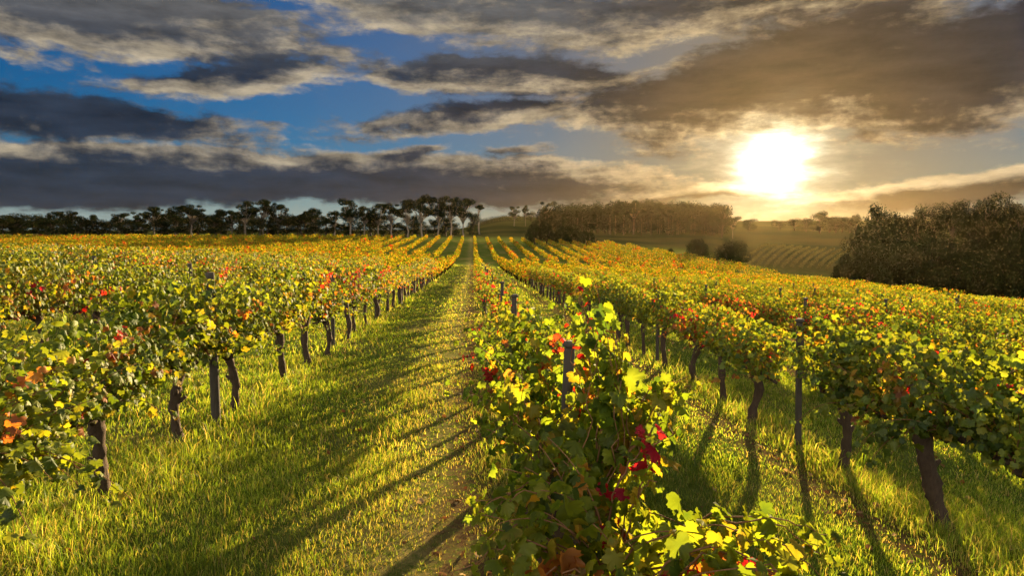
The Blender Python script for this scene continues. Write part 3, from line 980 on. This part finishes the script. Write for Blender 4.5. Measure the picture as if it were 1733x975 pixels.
GUM = [tree_parts(600 + k, 'gum') for k in range(6)]
DENSE = [tree_parts(620 + k, 'dense', 5200) for k in range(5)]
LONE = tree_parts(640, 'lone', 1200)
BUSH = [tree_parts(650 + k, 'bush', 4200) for k in range(3)]


def put_tree(parts, px, d, top=None, h=None, width=1.0, name='gum_tree', label='', cat='tree', group=None, sink=0.0):
    """Stand a tree at bearing PX and distance D; TOP is the photo row its tip reaches."""
    x, y, z = place(px, d)
    if h is None: h = CAM_Z + (392 - top) / 1120 * d - z
    root = thing(name, (x, y, z - sink), RNG.uniform(0, 6.28))
    root.scale = (h * width, h * width, h)
    tag(root, label, cat, group)
    for nm, me in parts.items():
        first = USED.get((nm, me.name))
        if first is None:
            USED[(nm, me.name)] = mesh_object(nm, me, root)
        else:
            c = first.copy(); c.parent = root; COL.objects.link(c)
    return root


LEFT = [  # px, top row, distance, kind, width, look
    (18, 368, 300, 'g', 1.1, 'broad gum at the very end of the tree line'), (62, 366, 310, 'd', 1.0, 'bushy gum beside the last tree of the tree line'), (92, 362, 300, 'g', 1.1, 'spreading gum with a ragged flat top'),
    (118, 361, 305, 'g', 1.1, 'broad domed gum of the ragged group'), (158, 367, 290, 'g', .8, 'small umbrella gum standing in a gap of sky'), (200, 364, 285, 'g', 1.1, 'low spreading gum with sky under its branches'),
    (236, 362, 300, 'g', 1.0, 'gum beside the open sky gap'), (262, 354, 290, 'g', 1.0, 'flat-topped gum above its neighbours'), (298, 353, 280, 'g', 1.15, 'wide gum with clumps held on bare limbs'),
    (326, 350, 285, 'g', 1.1, 'high gum with a layered open crown'), (372, 358, 295, 'g', 1.0, 'gum with a rounded flat crown between taller gums'), (392, 360, 300, 'g', .9, 'slim gum just before the tall pale pair'),
    (416, 344, 270, 'g', 1.0, 'first of the tall pale open gums'), (446, 342, 275, 'g', 1.05, 'tallest of the pale open gums'), (470, 350, 280, 'g', 1.0, 'gum sloping down beside the tall pale pair'),
    (516, 361, 290, 'g', 1.0, 'low gum in the dip of the tree line'), (532, 356, 285, 'g', 1.0, 'rounded gum in the dip of the tree line'), (566, 361, 270, 'g', .9, 'gum beside the dark umbrella gum'),
    (592, 341, 255, 'g', .95, 'dark umbrella gum standing alone above its neighbours'), (616, 353, 262, 'g', .8, 'slim gum just past the dark umbrella gum'), (640, 349, 262, 'g', .95, 'gum with a flat even top and see-through stems'),
    (664, 348, 258, 'g', .95, 'second gum with a flat even top'), (690, 341, 250, 'g', .9, 'gum at the start of the tallest clump'), (714, 337, 248, 'g', .85, 'tall gum in the tallest clump'),
    (740, 334, 245, 'g', .85, 'tallest gum of the whole tree line'), (764, 338, 245, 'g', .8, 'tall layered gum with stacked round crowns'), (784, 340, 243, 'g', .8, 'layered gum at the end of the tallest clump'),
    (800, 362, 248, 'd', .8, 'short dense tree at the foot of the tallest clump')]
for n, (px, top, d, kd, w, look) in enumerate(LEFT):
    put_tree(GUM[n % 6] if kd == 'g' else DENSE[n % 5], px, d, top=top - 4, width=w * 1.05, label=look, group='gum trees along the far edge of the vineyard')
rg = np.random.default_rng(31)
for n in range(64):
    px = -10 + n * 12.4 + rg.uniform(-5, 5)
    d = rg.uniform(255, 315)
    top = rg.uniform(361, 377) if px < 560 else rg.uniform(362, 383)
    put_tree(DENSE[n % 5], px, d, top=top, width=rg.uniform(1.3, 2.0), name='understorey_tree', label='low dense tree filling the gaps beneath the tall gums of the tree line', group='understorey trees below the gum tree line')
put_tree(LONE, 812, 330, top=346, width=1.15, name='lone_tree', label='lone small-headed tree on a bare pole trunk apart from the tall gums')

# wooded hill beyond the vineyard
def wood(name, label, seed, spots, nl=420):
    rng = np.random.default_rng(seed)
    g = Geo()
    for x, y, z, h, w in spots:
        n = nl
        v = unit(rng.normal(size=(n, 3))) * (rng.uniform(.3, 1, (n, 1)) ** .5)
        cen = np.array([(rng.normal(0, w * .35), rng.normal(0, w * .35), h * q) for q in (.28, .5, .66, .84)])
        k = rng.integers(0, 4, n)
        pos = np.array([x, y, z]) + cen[k] + v * (w * np.array([1.15, 1.1, 1.0, .85])[k])[:, None] * np.array([1, 1, .8])
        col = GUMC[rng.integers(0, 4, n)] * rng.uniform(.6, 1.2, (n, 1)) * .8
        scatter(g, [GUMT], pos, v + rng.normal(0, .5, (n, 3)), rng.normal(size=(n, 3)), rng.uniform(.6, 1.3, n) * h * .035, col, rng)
        g.tube([(x, y, z - .3), (x, y, z + h * .6)], [h * .014, h * .008], 4, 0, rng, (.09, .07, .05))
    tag(mesh_object(name, g.mesh(name, M_GUM)), label, 'wood', kind='stuff')


spots = []
rw = np.random.default_rng(41)
PROFX, PROFY = [800, 860, 900, 930, 1000, 1080, 1160, 1215, 1225], [378, 372, 358, 350, 345, 342, 343, 347, 350]
for n in range(190):
    px = rw.uniform(905, 1226); d = rw.uniform(440, 520)
    x, y, z = place(px, d)
    top = np.interp(px, PROFX, PROFY) + rw.uniform(-4, 9)
    h = max(6, CAM_Z + (392 - top) / 1120 * d - z)
    spots.append((x, y, z, h, h * rw.uniform(.18, .30)))
for n in range(60):
    px = rw.uniform(806, 905); d = rw.uniform(560, 640)
    x, y, z = place(px, d)
    top = np.interp(px, PROFX, PROFY) + rw.uniform(-2, 3)
    spots.append((x, y, z, max(4, CAM_Z + (392 - top) / 1120 * d - z), 3.2))
wood('hill_wood', 'dark plantation wood covering the hill below the glowing sky', 42, spots, 380)
for px, top, d, w, look in ((870, 349, 470, .9, 'open gum on the skyline where the wooded hill begins'), (889, 347, 480, .6, 'slim gum beside the open one at the start of the wooded hill'),
                            (926, 341, 450, .8, 'gum poking above the wooded hill near its low end'), (1072, 339, 450, .8, 'highest gum on the crest of the wooded hill'),
                            (1222, 346, 430, 1.1, 'round open gum at the sunlit end of the wooded hill'), (1240, 366, 430, .9, 'small gum just past the sunlit end of the wooded hill')):
    put_tree(GUM[RNG.integers(0, 6)] if w < 1 else DENSE[1], px, d, top=top, width=w, label=look)

# trees on the far ridge below the sun
for px, top, d, w, kd, look in ((1345, 369, 520, 2.2, 'd', 'low flat tree on the ridge right under the sun'), (1387, 357, 480, 1.1, 'd', 'dark round tree standing highest on the ridge under the sun'),
                                (1404, 366, 490, 1.6, 'd', 'low tree touching the dark round tree on the ridge'), (1425, 366, 490, 1.5, 'd', 'low tree in the middle of the ridge hedge'), (1448, 363, 480, 1.2, 'd', 'tree at the end of the ridge hedge nearest the dark forest')):
    put_tree(DENSE[RNG.integers(0, 5)], px, d, top=top, width=w, name='ridge_tree', label=look)

for px, top, d, w, look in ((1268, 370, 520, 1.8, 'low scrubby tree on the ridge just past the wooded hill'), (1318, 372, 530, 2.0, 'flat scrubby tree on the ridge beside the low flat one'), (1364, 369, 500, 1.6, 'scrubby tree on the ridge before the dark round tree'),
                            (1438, 367, 480, 1.5, 'bushy tree in the ridge hedge near the forest'), (1414, 369, 485, 1.6, 'squat tree in the ridge hedge behind the dark round tree')):
    put_tree(DENSE[RNG.integers(0, 5)], px, d, top=top, width=w, name='ridge_tree', label=look)

# hedge clump, round bushes
for px, top, d, w, look in ((905, 373, 196, .62, 'boxy dark hedge shrub at the end of the vine rows'), (925, 373, 198, .62, 'second boxy shrub of the hedge, against the taller bush'), (950, 368, 200, .55, 'tallest bush of the clump at the end of the vine rows'),
                            (972, 380, 197, 1.0, 'rounded bush on the sunny side of the clump'), (994, 391, 192, 1.1, 'low bush trailing off the end of the clump')):
    put_tree(BUSH[RNG.integers(0, 3)], px, d, top=top, width=w * 1.15, name='bush', label=look, cat='bush')
for px, top, d, w, look in ((1181, 404, 172, 1.0, 'round bush standing in the hazy field, nearer the wooded hill'), (1239, 407, 168, 1.1, 'round bush standing in the hazy field, nearer the valley vineyard'), (1135, 420, 190, 1.1, 'small bush beside the two round bushes')):
    put_tree(BUSH[RNG.integers(0, 3)], px, d, top=top, width=w * 1.15, name='bush', label=look, cat='bush')

# forest on the opposite side of the valley
FOR = [(1488, 347, 215, .75, 'd', 'big domed tree at the open end of the valley forest'), (1462, 375, 225, .7, 'd', 'shorter tree leaning out at the open end of the valley forest'), (1524, 358, 225, .8, 'd', 'round tree next to the big domed one on the forest skyline'),
       (1550, 357, 235, .8, 'g', 'light open gum on the forest skyline'), (1580, 344, 225, .75, 'd', 'pointed tree on the forest skyline'), (1612, 339, 220, .8, 'd', 'broad domed tree on the forest skyline'),
       (1640, 343, 225, .8, 'd', 'tree filling the forest skyline before its highest tree'), (1671, 328, 215, .75, 'd', 'highest tree of the valley forest'), (1700, 342, 215, .8, 'd', 'tree just past the highest of the forest'), (1728, 345, 205, .8, 'd', 'tree where the forest skyline leaves the photo')]
for n, (px, top, d, w, kd, look) in enumerate(FOR):
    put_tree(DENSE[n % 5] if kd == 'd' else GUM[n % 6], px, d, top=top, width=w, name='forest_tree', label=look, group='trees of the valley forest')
rf = np.random.default_rng(51)
for n in range(46):
    px = rf.uniform(1455, 1800); d = rf.uniform(120, 215)
    f = (d - 120) / 95
    top = np.interp(f, [0, 1], [445, 372]) + rf.uniform(-14, 14) + max(0, 1520 - px) * .25
    put_tree(DENSE[n % 5], px, d, top=top, width=rf.uniform(.8, 1.2), name='forest_tree', label='dense tree in the dark mass of the valley forest below its skyline', group='trees of the valley forest')
for n, (px, top, d) in enumerate(((1440, 432, 150), (1475, 425, 140), (1530, 440, 125), (1590, 452, 110), (1650, 462, 100), (1710, 462, 92), (1500, 455, 120), (1425, 452, 150))):
    put_tree(BUSH[n % 3], px, d, top=top, width=.8, name='bush', label='rounded dark bush at the foot of the valley forest beyond the vines', cat='bush', group='bushes at the foot of the valley forest')


def valley_rows():
    rng = np.random.default_rng(61)
    g = Geo()
    for k in range(11):
        for s in np.linspace(0, 1, 60):
            px = 1252 + k * 15 + s * 40 - (k - 8) * s * 1.2
            d = 250 + s * 85
            x, y, z = place(px, d)
            n = 14
            p = rng.uniform(-1, 1, (n, 3))
            pos = np.array([x, y, z + 1.0]) + p * np.array([.5, .9, .6])
            cls = rng.choice(5, n, p=[.75, .2, .05, 0, 0])
            scatter(g, T_LOW, pos, p + rng.normal(0, .4, (n, 3)), rng.normal(size=(n, 3)), rng.uniform(.25, .4, n), np.array([(.12, .105, .035)]) * rng.uniform(.7, 1.3, (n, 1)), rng)
    tag(mesh_object('valley_vine_rows', g.mesh('valley_vine_rows', M_GUM)), 'pale vine rows climbing the far side of the valley', 'grapevines', kind='stuff')


valley_rows()
